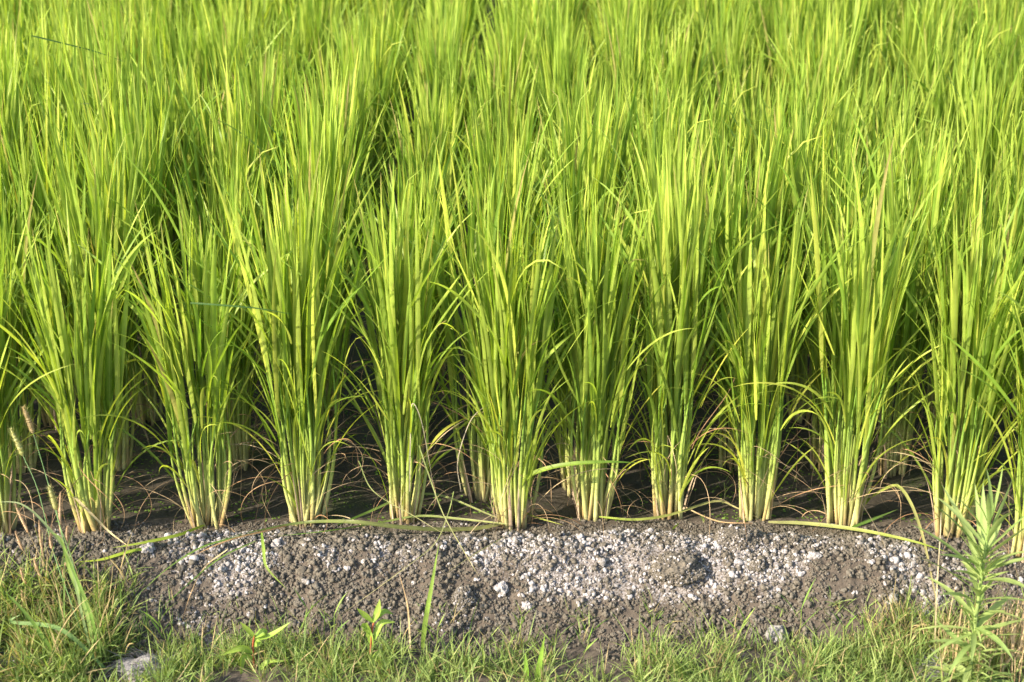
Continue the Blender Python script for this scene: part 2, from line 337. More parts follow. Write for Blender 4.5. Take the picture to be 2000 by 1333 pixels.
# ------------------------------------------------------------------ rice
def lerp(a, b, t): return np.asarray(a) * (1 - t) + np.asarray(b) * t
G1, G2, G3 = np.array([.152, .262, .032]), np.array([.35, .44, .078]), np.array([.43, .49, .085])
def leafcols(n, r_):
    t = r_.random((n, 1)); u = r_.random((n, 1))
    c = G1 * (1 - t) + G2 * t; c = np.where(u > .88, G3 * (.8 + .3 * t), c)
    return c * r_.uniform(.88, 1.15, (n, 1))
def clump_geo(seed, nt=32, H=.68, spread=1.0, lean=(0, 0), dry=14, thick=1.0, S=9, low=10, tips=.05):
    """returns three Bags: stems, leaves, dry leaves, in clump space"""
    r_ = np.random.default_rng(seed); st, lf, dr = Bag(), Bag(), Bag()
    rr = np.sqrt(r_.random(nt)) * .0245 * (.8 + .2 * spread); pa = r_.random(nt) * 2 * math.pi
    bx, by = rr * np.cos(pa) * 1.1, rr * np.sin(pa)
    tilt = (R(1.5) + rr / .0245 * R(3.9) * spread) * r_.uniform(.5, 1.35, nt)
    ta = pa + r_.normal(0, .5, nt)
    tx = np.sin(tilt) * np.cos(ta) + lean[0]; ty = np.sin(tilt) * np.sin(ta) + lean[1]
    Hc = H * r_.uniform(.36, .48, nt); Rn = 11; s = (np.linspace(0, 1, Rn) ** 1.4)[None]
    bow = r_.normal(0, .010, nt)[:, None]
    px = bx[:, None] + tx[:, None] * Hc[:, None] * s + bow * np.sin(s * 3.1) ; py = by[:, None] + ty[:, None] * Hc[:, None] * s + bow * .6 * np.sin(s * 2.7)
    pz = Hc[:, None] * s - .012
    P = np.stack([px, py, pz], -1)
    r0 = r_.uniform(.0022, .0041, nt) * thick
    rad = r0[:, None] * np.interp(s[0], [0, .1, .35, .7, 1], [1.0, 1.08, .92, .62, .36])[None]
    z = pz / (H * .36)
    pale = np.array([.62, .59, .27]); mid = np.array([.36, .45, .11]); up = np.array([.17, .30, .045]); br = np.array([.30, .19, .085])
    c = np.where(z[..., None] < .42, lerp(pale, mid, np.clip(z[..., None] / .42, 0, 1) ** 1.3), lerp(mid, up, np.clip((z[..., None] - .42) / .58, 0, 1)))
    brown = (r_.random(nt) < .36)[:, None] * np.clip(1 - (z + .05) / r_.uniform(.12, .42, nt)[:, None], 0, 1) ** .7
    c = c * (1 - brown[..., None]) + br * r_.uniform(.7, 1.7, (nt, 1, 1)) * brown[..., None]
    c = c * r_.uniform(.82, 1.12, (nt, 1, 1))
    mudf = np.clip(1 - (P[..., 2:3] - .002) / r_.uniform(.004, .018, (nt, 1, 1)), 0, .8); c = c * (1 - mudf) + np.array([.15, .12, .09]) * mudf
    st.add(*tubes(P, rad, c, 7, .62, r_.random(nt) * 3))
    # blades, three to four from each stem
    for lev, (h0, h1, l0, l1, w0, w1, a0, a1, b0, b1) in enumerate([
            (.97, 1.0, .46, .62, .0070, .0108, 0, 3, 1, 13), (.78, .96, .44, .60, .0068, .0108, 1, 5.5, 2, 18),
            (.55, .80, .38, .54, .0066, .0100, 2, 8, 3, 22), (.32, .62, .28, .44, .0042, .0070, 3, 13, 6, 34)]):
        m = int(nt * (.95, .85, .75, .5)[lev])
        idx = r_.permutation(nt)[:m]; t = r_.uniform(h0, h1, m)
        fi = t ** (1 / 1.4) * (Rn - 1); i0 = np.minimum(fi.astype(int), Rn - 2); f_ = (fi - i0)[:, None]
        p0 = P[idx, i0] * (1 - f_) + P[idx, i0 + 1] * f_
        az = np.arctan2(ty[idx], tx[idx]) + r_.normal(0, .9, m); tl = np.hypot(tx[idx], ty[idx])
        th = tl * np.cos(az - np.arctan2(ty[idx], tx[idx])) + R(r_.uniform(a0, a1, m))
        bend = R(r_.uniform(b0, b1, m)); droop = r_.random(m) < (.03 + .03 * lev)
        bend = np.where(droop, R(r_.uniform(45, 130, m)), bend); pwr = np.where(droop, r_.uniform(1.5, 9, m), 2.2)
        L = H * r_.uniform(l0, l1, m); W = r_.uniform(w0, w1, m)
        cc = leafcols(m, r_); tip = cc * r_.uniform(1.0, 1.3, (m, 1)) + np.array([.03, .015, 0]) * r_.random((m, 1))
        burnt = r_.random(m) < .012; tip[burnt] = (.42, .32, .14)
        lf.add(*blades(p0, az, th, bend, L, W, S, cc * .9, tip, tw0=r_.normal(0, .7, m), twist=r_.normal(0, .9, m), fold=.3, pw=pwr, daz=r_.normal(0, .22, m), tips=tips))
    # a few low outer blades arching away
    m = low; az = r_.random(m) * 6.28; hh = r_.uniform(.04, .24, m); q = .024 + hh * .12
    p0 = np.stack([np.cos(az) * q, np.sin(az) * q, hh], -1)
    cc = leafcols(m, r_) * np.array([1.15, 1.05, 1]); 
    lf.add(*blades(p0, az, R(r_.uniform(10, 30, m)), R(r_.uniform(20, 95, m)), r_.uniform(.12, .30, m), r_.uniform(.003, .0058, m), S, cc, cc * 1.15, tw0=r_.normal(0, .5, m), twist=r_.normal(0, 1, m), fold=.3, pw=1.6, daz=r_.normal(0, .5, m)))
    m = int(low * 1.6); az = r_.random(m) * 6.28; hh = r_.uniform(.22, .46, m) * H / .68; q = .03 + hh * .13
    p0 = np.stack([np.cos(az) * q * .6, np.sin(az) * q * .6, hh], -1)
    cc = leafcols(m, r_) * 1.1
    lf.add(*blades(p0, az, R(r_.uniform(14, 40, m)), R(r_.uniform(-6, 45, m)), r_.uniform(.12, .27, m), r_.uniform(.0035, .0070, m), S, cc, cc * 1.15, tw0=r_.normal(0, .5, m), twist=r_.normal(0, 1, m), fold=.3, pw=1.8, daz=r_.normal(0, .4, m)))
    if dry:
        m = dry; az = r_.random(m) * 6.28; hh = r_.uniform(.008, .17, m); q = .026 + hh * .10
        p0 = np.stack([np.cos(az) * q, np.sin(az) * q, hh], -1)
        t = r_.random((m, 1)); cc = np.array([.34, .19, .10]) * (1 - t) + np.array([.46, .37, .23]) * t
        dr.add(*blades(p0, az, R(r_.uniform(15, 75, m)), R(r_.uniform(50, 210, m)), r_.uniform(.09, .26, m), r_.uniform(.0008, .0018, m), 16, cc, cc * .9, prof=WDRY, tw0=r_.normal(0, .8, m), twist=r_.normal(0, 3, m), fold=.5, pw=1.1, daz=r_.normal(0, 1.1, m)))
        m = max(3, dry // 4); az = r_.random(m) * 6.28
        p0 = np.stack([np.cos(az) * .030, np.sin(az) * .030, np.full(m, -.004)], -1)
        cc = np.array([.46, .36, .26]) * r_.uniform(.6, 1.3, (m, 1))
        dr.add(*blades(p0, az, R(r_.uniform(2, 14, m)), R(r_.uniform(-4, 18, m)), r_.uniform(.05, .16, m), r_.uniform(.003, .006, m), 8, cc, cc * .9, prof=WDRY, tw0=1.57 * 0, fold=.6))
    return st, lf, dr
def clump(seed, **kw):
    st, lf, dr = clump_geo(seed, **kw); root = empty('rice_clump')
    st.build('stems', M_stem, root); lf.build('leaves', M_leaf, root)
    if dr.V: dr.build('dry_leaves', M_dry, root)
    return root
ORD = ['zeroth', 'first', 'second', 'third', 'fourth', 'fifth', 'sixth', 'seventh', 'eighth', 'ninth', 'tenth', 'eleventh', 'twelfth', 'thirteenth', 'fourteenth', 'fifteenth', 'sixteenth', 'seventeenth',
       'eighteenth', 'nineteenth', 'twentieth'] + ['twenty-' + q for q in ['first', 'second', 'third', 'fourth', 'fifth', 'sixth', 'seventh', 'eighth', 'ninth']] + ['thirtieth', 'thirty-first', 'thirty-second', 'thirty-third']
GROUP = 'rice clumps planted in rows across the paddy'
front = [  # px, py of the base, settings, label
    (-5, 1040, dict(H=.66), 'rice clump half cut by the left edge at the front of the paddy'),
    (186, 1040, dict(H=.66, thick=1.35, nt=24, spread=1.15, lean=(.02, 0)), 'front rice clump with one very thick pale stem, behind the foxtail grass'),
    (405, 1028, dict(H=.66, spread=.95, nt=27), 'front rice clump with narrow yellow green base, second whole one from the left'),
    (596, 1020, dict(H=.74, spread=1.1, dry=24, nt=36), 'front rice clump with a wide even fan, above the long fallen leaf'),
    (788, 1013, dict(H=.70, spread=.75, nt=24, dry=24, lean=(.015, 0)), 'slim front rice clump with the narrowest base'),
    (1004, 1026, dict(H=.68, spread=1.0, dry=22), 'front rice clump with whitish base and an orange dead stem'),
    (1160, 1010, dict(H=.70, spread=.95, dry=18), 'front rice clump beside loops of curled dry leaves'),
    (1308, 1004, dict(H=.76, spread=.85, nt=38), 'tall dense front rice clump rising behind the big brown clod'),
    (1474, 1012, dict(H=.68, spread=1.0, nt=28, lean=(-.02, 0)), 'front rice clump rooted right behind the heaped brown clods'),
    (1648, 1024, dict(H=.74, spread=1.05, thick=1.3, nt=26), 'front rice clump with thick spaced stems at the right end of the ridge'),
    (1856, 1044, dict(H=.68, spread=1.15, thick=1.1, dry=26), 'front rice clump with pale base and many dry curls, left of the leafy weed'),
    (2004, 1082, dict(H=.66, spread=1.1), 'rice clump cut by the right edge behind the leafy weed')]
colx = []
for i, (px, py, kw, lab) in enumerate(front):
    # base lies on the ground seen at that picture point
    dz = -(py - 666) / FPX; fy = math.cos(PITCH) + dz * math.sin(PITCH); fz = -math.sin(PITCH) + dz * math.cos(PITCH)
    y = CAM_Y - (CAM_H - .004) / fz * fy; p = at(px, py, y); colx.append(p[0])
    kw = dict(dict(S=12, low=25, tips=.22), **kw); kw['dry'] = int(kw.get('dry', 18) * 1.25); kw['H'] = kw['H'] * .955; c = clump(100 + i, **kw)
    c.location = (p[0], y, gz(p[0], y) - .002); tag(c, lab, 'rice plant', GROUP)
protos = [clump(300 + k, S=8, low=(14 if k < 5 else 7), dry=(15 if k < 5 else 5), H=.68, nt=int(rng.integers(24, 35)), spread=rng.uniform(.8, 1.15), lean=(rng.normal(0, .02), rng.normal(0, .02))) for k in range(13)]
used = set()
def place(k, x, y, rz, sc, lab):
    p = protos[k]
    if k in used:
        r_ = p.copy(); COL.objects.link(r_)
        for ch in p.children:
            c = ch.copy(); COL.objects.link(c); c.parent = r_
    else: r_ = p; used.add(k)
    r_.location = (x, y, float(mud_z(np.array([x]), np.array([y]))[0]) - .002); r_.rotation_euler = (0, 0, rz); r_.scale = sc
    tag(r_, lab, 'rice plant', GROUP)
cols = list(colx)
while cols[0] > -5.2: cols.insert(0, cols[0] - rng.uniform(.165, .195))
while cols[-1] < 5.2: cols.append(cols[-1] + rng.uniform(.165, .195))
cols = np.array(cols); drift = np.zeros(len(cols))
rest = []; row_y = 2.02; total = len(front); row = 1
k0 = int(np.argmin(np.abs(cols - colx[0])))
while row_y < 9.2:
    if row > 0:
        row_y += .235 if row_y < 6.5 else .26
        drift = drift * .9 + rng.normal(0, .012, len(cols))
        xs = cols + drift + rng.normal(0, .014, len(cols)); ys = row_y + rng.normal(0, .018, len(cols))
        if row == 1:
            for j, (a, b) in ((5, (-.055, 2.140)), (6, (.120, 2.165)), (9, (.622, 2.275)), (10, (.752, 2.235)), (1, (-.79, 2.27))):
                xs[k0 + j], ys[k0 + j] = a, b
        half = (ys - CAM_Y) * .325 + .12; inv = np.abs(xs) < half
        order = [j for j in np.argsort(xs) if inv[j]]
        if total + len(order) <= 300:
            for n_, j in enumerate(order):
                k = int(rng.integers(0, 5 if row < 4 else 13)); h = rng.uniform(.90, 1.10) + .07 * float(fbm(np.array([xs[j]]), np.array([ys[j]]), 1.3, 2, 200)[0])
                place(k, float(xs[j]), float(ys[j]), rng.random() * 6.28, (rng.uniform(.92, 1.1),) * 2 + (h,),
                      f'upright green rice clump in the {ORD[row + 1]} row back, {ORD[n_ + 1]} from the left')
            total += len(order)
        else:
            rest += [(xs[j], ys[j], 0) for j in order]
        rest += [(xs[j], ys[j], 1) for j in range(len(cols)) if not inv[j] and abs(xs[j]) < half[j] + 1.1]
    row += 1
for sx in (-1.12, -1.30, -1.49, -1.66, 1.12, 1.30, 1.47, 1.66, 1.83): rest.append((sx, 2.0, 1))
# beyond the 300 nearest clumps: one mass
fb, fs = Bag(), Bag()
RX = np.array([q[0] for q in rest]); RY = np.array([q[1] for q in rest]); nr = len(RX)
nb = 62; cx = np.repeat(RX, nb); cy = np.repeat(RY, nb); m = len(cx)
pa = rng.random(m) * 6.28; rr = np.sqrt(rng.random(m)) * .075; hh = np.where(rng.random(m) < .8, rng.uniform(.13, .34, m), .05)
Hs = np.repeat(rng.uniform(.9, 1.12, nr), nb)
p0 = np.stack([cx + rr * np.cos(pa) * (hh / .3), cy + rr * np.sin(pa) * (hh / .3), hh * Hs], -1); cc = leafcols(m, rng)
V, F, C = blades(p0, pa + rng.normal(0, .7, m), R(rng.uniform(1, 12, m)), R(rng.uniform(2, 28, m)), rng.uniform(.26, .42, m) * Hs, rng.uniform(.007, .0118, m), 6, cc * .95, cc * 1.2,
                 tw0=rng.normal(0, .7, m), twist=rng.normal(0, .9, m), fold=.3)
fb.add(V, F, C)
ns = 12; cx = np.repeat(RX, ns); cy = np.repeat(RY, ns); m = len(cx); pa = rng.random(m) * 6.28; rr = np.sqrt(rng.random(m)) * .03
s = np.array([0, .5, 1.])[None, :, None]; b0 = np.stack([cx + rr * np.cos(pa), cy + rr * np.sin(pa), np.full(m, -.01)], -1)[:, None]
tp = b0 + np.stack([np.cos(pa) * rr * 1.6, np.sin(pa) * rr * 1.6, np.full(m, .32)], -1)[:, None]
P = b0 * (1 - s) + tp * s; c = np.broadcast_to(np.array([[.42, .46, .16], [.2, .34, .05], [.12, .26, .03]])[None], (m, 3, 3))
fb.add(*tubes(P, np.broadcast_to(np.array([[.005, .004, .002]]), (m, 3)), c, 5, .7))
tag(fb.build('rice_field', M_leaf), 'distant mass of bright green rice beyond the countable rows', kind='stuff')
print('clumps', total, 'rest', nr)

# duckweed and algae flecks on the mud
n = 16000; x = rng.uniform(-1.2, 1.2, n); y = rng.uniform(2.0, 2.9, n)
d = fbm(x, y, 10, 3, 140) + np.where(x < -.3, .25, -.12) + np.where(y < 2.2, .1, -.1)
kp = (d > .04) & (y > 2.02); x, y = x[kp], y[kp]; n = len(x); print('duckweed', n)
a = np.arange(6) * math.pi / 3; rr = rng.uniform(.0014, .0034, n)
z = np.maximum(mud_z(x, y), np.where(y < 2.09, bank_z(x, y), -1)) + .0012
V = np.stack([x[:, None] + rr[:, None] * np.cos(a)[None], y[:, None] + rr[:, None] * np.sin(a)[None] * .8, z[:, None] + rng.normal(0, .0007, (n, 6))], -1).reshape(-1, 3)
F = (np.arange(n) * 6)[:, None] + np.arange(6)[None]
cc = np.array([.20, .32, .07]) * rng.uniform(.5, 1.3, (n, 1)); C = np.repeat(np.concatenate([cc, np.ones((n, 1))], -1), 6, 0)
tag(mk('duckweed', V, F, M_grass, None, C), 'tiny green floating weed leaves flecking the dark mud', kind='stuff')

# ------------------------------------------------------------------ short grass on the verge
def tufts(n, xf, yf, lmin, lmax, nb=11, wmin=.0012, wmax=.0024, lie=(5, 60), seed=0, dry=.12):
    r_ = np.random.default_rng(seed); tx, ty = xf(r_, n), yf(r_, n)
    cx = np.repeat(tx, nb) + r_.normal(0, .008, n * nb); cy = np.repeat(ty, nb) + r_.normal(0, .006, n * nb); m = n * nb
    clear = (np.hypot(tx + .64, (ty - 1.635) * .9) > .050) & (np.hypot(tx + .85, ty - 1.66) > .04) & (np.hypot(tx - .72, ty - 1.63) > .03)
    ok = np.repeat(clear & (r_.random(n) < .80 + .85 * vnoise(tx * 7, ty * 7, 33)), nb); cx, cy = cx[ok], cy[ok]; m = len(cx); n = m // nb
    cz = bank_z(cx, cy) - .002; tl = np.repeat(r_.uniform(.6, 1.2, n), nb)
    g = r_.random((m, 1)); cc = np.array([.15, .25, .07]) * (1 - g) + np.array([.36, .44, .15]) * g
    dd = r_.random(m) < dry; cc[dd] = np.array([.45, .36, .20]) * r_.uniform(.7, 1.2, (dd.sum(), 1))
    return blades(np.stack([cx, cy, cz], -1), r_.random(m) * 6.28, R(r_.uniform(*lie, m)), R(r_.uniform(-10, 55, m)), r_.uniform(lmin, lmax, m) * tl, r_.uniform(wmin, wmax, m), 6,
                  cc * .85, cc * 1.1, prof=WLANCE, tw0=r_.normal(0, .8, m), twist=r_.normal(0, 1, m), fold=.35, pw=1.4)
gb = Bag()
U = lambda a, b: (lambda r_, n: r_.uniform(a, b, n))
gb.add(*tufts(640, U(-.95, .95), lambda r_, n: 1.722 - np.abs(r_.normal(0, .075, n)) + .012 * r_.normal(size=n), .022, .06, seed=1))
gb.add(*tufts(560, U(-.8, .85), U(1.50, 1.68), .03, .08, seed=2))
gb.add(*tufts(340, lambda r_, n: -.80 + .30 * (r_.random(n) ** 1.6 - .5) , lambda r_, n: 1.60 + .22 * r_.random(n), .04, .11, wmin=.0015, wmax=.0032, seed=3, dry=.25))
gb.add(*tufts(110, U(.60, .90), U(1.62, 1.78), .04, .10, seed=4, dry=.35))
gb.add(*tufts(200, U(-.8, .8), U(1.60, 1.75), .05, .10, nb=3, lie=(3, 40), seed=8, dry=.2))
gb.add(*tufts(80, U(-.6, .75), U(1.73, 1.79), .02, .045, nb=6, seed=6))
gb.add(*tufts(45, U(-.95, -.66), U(1.60, 1.74), .10, .20, nb=4, lie=(2, 28), wmin=.0014, wmax=.003, seed=12, dry=.35))
tag(gb.build('short_grass', M_grass), 'short green grass blades covering the verge at the foot of the bank', kind='stuff')

# sprigs of creeping grass: jointed stalk with a few narrow blades
def sprig(px, py, y, h, lab, seed, tilt=(0, 0), w=.0030, n=5, ll=.05, base=None, group='grass sprigs standing out of the verge'):
    r_ = np.random.default_rng(seed); p = at(px, py, y) if base is None else base
    p[2] = gz(p[0], p[1]); root = empty('grass_sprig', p)
    top = np.array([tilt[0], tilt[1], h]); P = [(0, 0, -.004), tuple(top * .5 + np.array([.003, 0, 0])), tuple(top)]
    b = Bag(); b.add(*path_tube(P, .0012, .0007, (.30, .26, .14), (.20, .30, .07))); b.build('stalk', M_stem, root)
    t = np.linspace(.35, 1, n)[:, None]; p0 = top[None] * t
    az = np.where(np.arange(n) % 2 == 0, r_.uniform(-.5, .5, n), math.pi + r_.uniform(-.5, .5, n))
    g = r_.random((n, 1)); cc = np.array([.14, .27, .05]) * (1 - g) + np.array([.27, .38, .08]) * g
    b = Bag(); b.add(*blades(p0, az, R(r_.uniform(15, 42, n)), R(r_.uniform(-10, 35, n)), r_.uniform(.7, 1.2, n) * ll, w, 8, cc, cc * 1.1, prof=WLANCE, tw0=r_.normal(0, .5, n), fold=.3))
    b.build('blades', M_grass, root); tag(root, lab, 'grass', group)
sprig(1265, 1300, 1.70, .075, 'pair of thin spreading grass blades on a stalk under the big brown clod', 1, (.004, 0), n=4, ll=.04)
sprig(1555, 1262, 1.735, .065, 'grass sprig with three spread blades just right of the flat pale stone', 2, (.004, 0), n=3, ll=.06)
sprig(1640, 1300, 1.70, .055, 'grass sprig with purplish stalk below the right end of the bank', 3, (0, 0), n=4, ll=.045)
sprig(1425, 1310, 1.70, .06, 'leaning thin grass sprig left of the flat pale stone', 4, (.02, 0), n=4, ll=.04)
sprig(575, 1255, 1.74, .07, 'reddish stalked grass sprig leaning right on the left half of the slope', 5, (.025, 0), n=4, ll=.06)
sprig(645, 1275, 1.72, .07, 'grass sprig crossing in front of the slope left of the red stemmed seedling', 6, (.01, 0), n=5, ll=.05)
sprig(1005, 1275, 1.72, .07, 'upright bright grass sprig at the centre of the verge', 7, (.012, 0), n=6, ll=.04)
sprig(1700, 1310, 1.69, .06, 'bright grass sprig left of the two tall dry stalks', 8, (-.01, 0), n=5, ll=.045)

# single blades on the bank and at the verge
def one_blade(name, P, W, c0, c1, lab, cat, mat=M_leaf, prof=WRICE, group=None, **kw):
    b = Bag(); b.add(*path_ribbon(P, W, c0, c1, prof, **kw)); o = b.build(name, mat); return tag(o, lab, cat, group)
def lay(pts, lift=.005):
    out = []
    for q in pts:
        p = ground_hit(q[0], q[1]); p[2] += lift + (q[2] if len(q) > 2 else 0); out.append(p)
    return out
GR, YG, TN, BR = (.12, .25, .035), (.30, .40, .05), (.50, .42, .24), (.36, .22, .11)
FL = 'fallen leaves lying along the bank'
one_blade('fallen_leaf', lay([(1012, 1022, .010), (960, 1038, .006), (880, 1046, .007), (780, 1050, .016), (690, 1044, .020), (600, 1038, .014), (520, 1046, .008), (420, 1066, .005)]), .0080, (.27, .26, .11), (.12, .19, .05), 'broad green fallen leaf lying along the crest under the third to fifth front clumps', 'leaf', group=FL)
one_blade('fallen_leaf', lay([(660, 1046, .016), (720, 1030, .025), (790, 1012, .03), (860, 1000, .03), (960, 1022, .01), (990, 1028, .006)]), .005, GR, (.4, .4, .18), 'green leaf bowed over the foot of the slim front clump', 'leaf', group=FL)
one_blade('fallen_leaf', lay([(400, 1040, .01), (350, 1058, .008), (280, 1072, .006), (220, 1082, .006)]), .006, YG, YG, 'yellow green fallen leaf running left from the second whole front clump', 'leaf', group=FL)
one_blade('fallen_leaf', lay([(300, 1080, .006), (250, 1092, .007), (200, 1104, .006), (152, 1108, .005)]), .0055, (.26, .40, .04), (.36, .44, .04), 'short bright yellow green fallen leaf on the left part of the crest', 'leaf', group=FL)
one_blade('fallen_leaf', lay([(560, 1040, .008), (480, 1058, .006), (400, 1080, .006), (330, 1120, .006), (262, 1180, .005)]), .0035, GR, (.2, .3, .08), 'thin dull green fallen leaf slanting down the left slope', 'leaf', group=FL)
one_blade('fallen_leaf', lay([(600, 1030, .008), (520, 1050, .008), (440, 1070, .007), (370, 1102, .006)]), .003, BR, BR, 'thin brown fallen leaf beside the green ones below the third front clump', 'leaf', M_dry, group=FL)
one_blade('fallen_leaf', lay([(445, 1084, .006), (400, 1120, .006), (375, 1170, .006), (355, 1230, .005)]), .0025, TN, BR, 'tan dry strand hanging down the left slope', 'leaf', M_dry, WDRY, group=FL)
one_blade('fallen_leaf', lay([(620, 1042, .012), (640, 1036, .012), (500, 1070, .008), (420, 1110, .006), (300, 1215, .006)][2:]), .0028, (.2, .3, .08), GR, 'long thin green strand running down the left slope', 'leaf', group=FL)
one_blade('fallen_leaf', lay([(1500, 1030, .006), (1580, 1036, .008), (1680, 1050, .010), (1780, 1072, .010), (1850, 1092, .008)]), .007, (.45, .45, .2), YG, 'yellow green fallen leaf running right along the edge from the heaped clod', 'leaf', group=FL)
one_blade('fallen_leaf', lay([(1660, 1048, .012), (1700, 1036, .016), (1752, 1018, .02)]), .0055, GR, (.22, .34, .1), 'short green fallen leaf pointing up right below the clump with thick spaced stems', 'leaf', group=FL)
one_blade('fallen_leaf', lay([(1170, 1020, .006), (1240, 1026, .006), (1310, 1020, .01), (1395, 1002, .02), (1440, 1010, .012), (1480, 1022, .006)]), .005, YG, TN, 'bent yellow green leaf lying at the feet of the two clumps behind the clods', 'leaf', group=FL)
one_blade('fallen_leaf', lay([(1000, 1012, .02), (1040, 1024, .012), (1100, 1036, .006)]), .004, YG, (.4, .42, .1), 'short pale leaf running down right from the clump with whitish base', 'leaf', group=FL)
one_blade('fallen_leaf', lay([(1290, 998, .03), (1330, 1012, .014), (1400, 1028, .006), (1470, 1032, .005)]), .003, TN, BR, 'brown dry leaf lying between the tall dense clump and the heaped clod', 'leaf', M_dry, WDRY, group=FL)
one_blade('fallen_leaf', [at(340 - 150 * 0 + 0, 5000 * 0 + 1072, 1.95) * 0 + ground_hit(253, 1072) + np.array([0, 0, .004]), at(215, 1040, 1.93), at(180, 1005, 1.93), at(145, 970, 1.94)][::-1], .0045, TN, TN, 'pale straw strand falling from the thick stemmed clump onto the crest', 'leaf', M_dry, WDRY, group=FL)
one_blade('arching_leaf', [ground_hit(1690, 985), at(1700, 972, 2.03), at(1728, 955, 1.99), at(1755, 950, 1.96), at(1780, 985, 1.93), at(1800, 1040, 1.90), at(1812, 1090, 1.86), at(1826, 1160, 1.80), at(1842, 1225, 1.76)], .0062, YG, TN, 'leaf arching over from the thick stemmed clump and drying straw coloured on the right', 'leaf', group=FL)
one_blade('arching_leaf', [at(1015, 950, 1.99), at(1040, 925, 1.98), at(1100, 908, 1.96), at(1180, 902, 1.95), at(1250, 904, 1.97)], .0085, YG, GR, 'broad green leaf bowed across between the two middle front clumps', 'leaf', group=FL)
one_blade('arching_leaf', [at(900, 960, 1.98), at(894, 900, 1.97), at(920, 820, 1.98), at(960, 785, 2.0)], .0017, (.40, .36, .27), (.38, .33, .23), 'whitish dry loop left of the clump with whitish base', 'leaf', M_dry, WDRY, group=FL)
one_blade('arching_leaf', [at(800, 960, 1.97), at(802, 830, 1.95), at(806, 788, 1.95), at(822, 820, 1.94), at(838, 900, 1.94), at(850, 975, 1.95)], .0017, (.42, .38, .28), (.40, .36, .26), 'whitish dry strand folded sharply over in front of the slim clump', 'leaf', M_dry, WDRY, group=FL)
one_blade('wild_grass', [ground_hit(825, 1270), at(830, 1220, 1.73), at(842, 1150, 1.745), at(857, 1062, 1.78)], .0085, (.2, .3, .06), (.24, .38, .06), 'single wide upright green blade in front of the slope, left of the egg shaped clod', 'grass', M_grass, group='tall single blades in front of the bank')
one_blade('wild_grass', [at(1050, 1345, 1.62), at(1052, 1310, 1.62), at(1064, 1240, 1.63)], .010, (.16, .32, .04), (.25, .42, .06), 'wide bright pointed blade at the bottom edge near the centre', 'grass', M_grass, WLANCE, group='tall single blades in front of the bank')
one_blade('wild_grass', [at(1030, 1345, 1.62), at(1028, 1310, 1.62), at(1026, 1275, 1.63)], .008, (.16, .32, .04), (.25, .42, .06), 'shorter wide blade just left of the tallest pointed blade at the bottom', 'grass', M_grass, WLANCE, group='tall single blades in front of the bank')
one_blade('dry_stalk', [ground_hit(802, 1290), at(800, 1240, 1.73), at(795, 1180, 1.74), at(780, 1122, 1.75)], .0034, TN, (.55, .38, .22), 'single straw coloured dry stalk between the red stemmed seedling and the wide blade', 'grass', M_dry, WDRY)
one_blade('wild_grass', lay([(512, 1058, .012), (516, 1090, .012), (522, 1125, .012), (560, 1165, .010)]), .0055, (.22, .36, .06), (.34, .44, .1), 'curved green blade hanging down the slope below the third front clump', 'grass', M_grass, group='tall single blades in front of the bank')
one_blade('wild_grass', lay([(1700, 1000, .001), (1695, 985, .05)]) if 0 else [ground_hit(1312, 1075) + np.array([0, 0, .04]), ground_hit(1325, 1050) + np.array([0, 0, .03])], .003, YG, YG, 'tiny curved green blade sprouting on top of the large brown clod', 'grass', M_grass)
one_blade('wild_grass', [at(640, 1345, 1.66), at(690, 1325, 1.67), at(760, 1290, 1.70), at(840, 1265, 1.74)][1:], .005, (.22, .34, .08), (.32, .42, .16), 'flat pale blade leaning right low in front of the dry stalk', 'grass', M_grass, group='tall single blades in front of the bank')
# thin dark stalk with a spider thread look leaf lying across the rice
one_blade('arching_leaf', [at(372, 592, 1.93), at(430, 596, 1.92), at(500, 602, 1.92), at(572, 614, 1.93)], .0035, (.05, .12, .03), (.05, .12, .03), 'thin dark green leaf lying level across the second and third whole front clumps', 'leaf', prof=WDRY, group=FL)

one_blade('fallen_leaf', lay([(990, 1040, .012), (900, 1034, .016), (820, 1026, .014), (740, 1036, .010), (640, 1050, .008), (540, 1058, .006)]), .0042, (.34, .36, .14), GR, 'narrow leaf lying just above and across the broad fallen one', 'leaf', group=FL)
one_blade('arching_leaf', [at(62, 70, 2.95), at(120, 84, 2.95), at(190, 102, 2.96), at(262, 128, 2.97)], .0040, (.04, .10, .02), (.05, .12, .03), 'thin dark leaf lying over the rice tips near the top left', 'leaf', prof=WDRY)
for q_, W_, l_ in (([(818, 870, 1.97), (838, 930, 1.94), (866, 1005, 1.90), (905, 1075, 1.84), (935, 1125, 1.80)], .0022, 'long thin green runner crossing the crest below the slim front clump'),
                   ([(886, 960, 1.95), (876, 1000, 1.92), (850, 1060, 1.86), (790, 1110, 1.81), (660, 1205, 1.76)], .0018, 'fine green runner trailing down left across the middle of the slope'),
                   ([(1000, 1030, 1.97), (985, 1048, 1.92), (930, 1080, 1.85), (870, 1120, 1.80)], .0016, 'fine straw strand trailing from the clump with whitish base onto the slope'),
                   ([(700, 900, 1.99), (730, 960, 1.96), (812, 1010, 1.93), (870, 1045, 1.90)], .0018, 'thin wiry strand sagging in front of the slim clump')):
    one_blade('grass_runner', [at(*w_) for w_ in q_], W_, (.28, .36, .12), (.42, .38, .20), l_, 'grass', M_grass, WDRY, n=34)
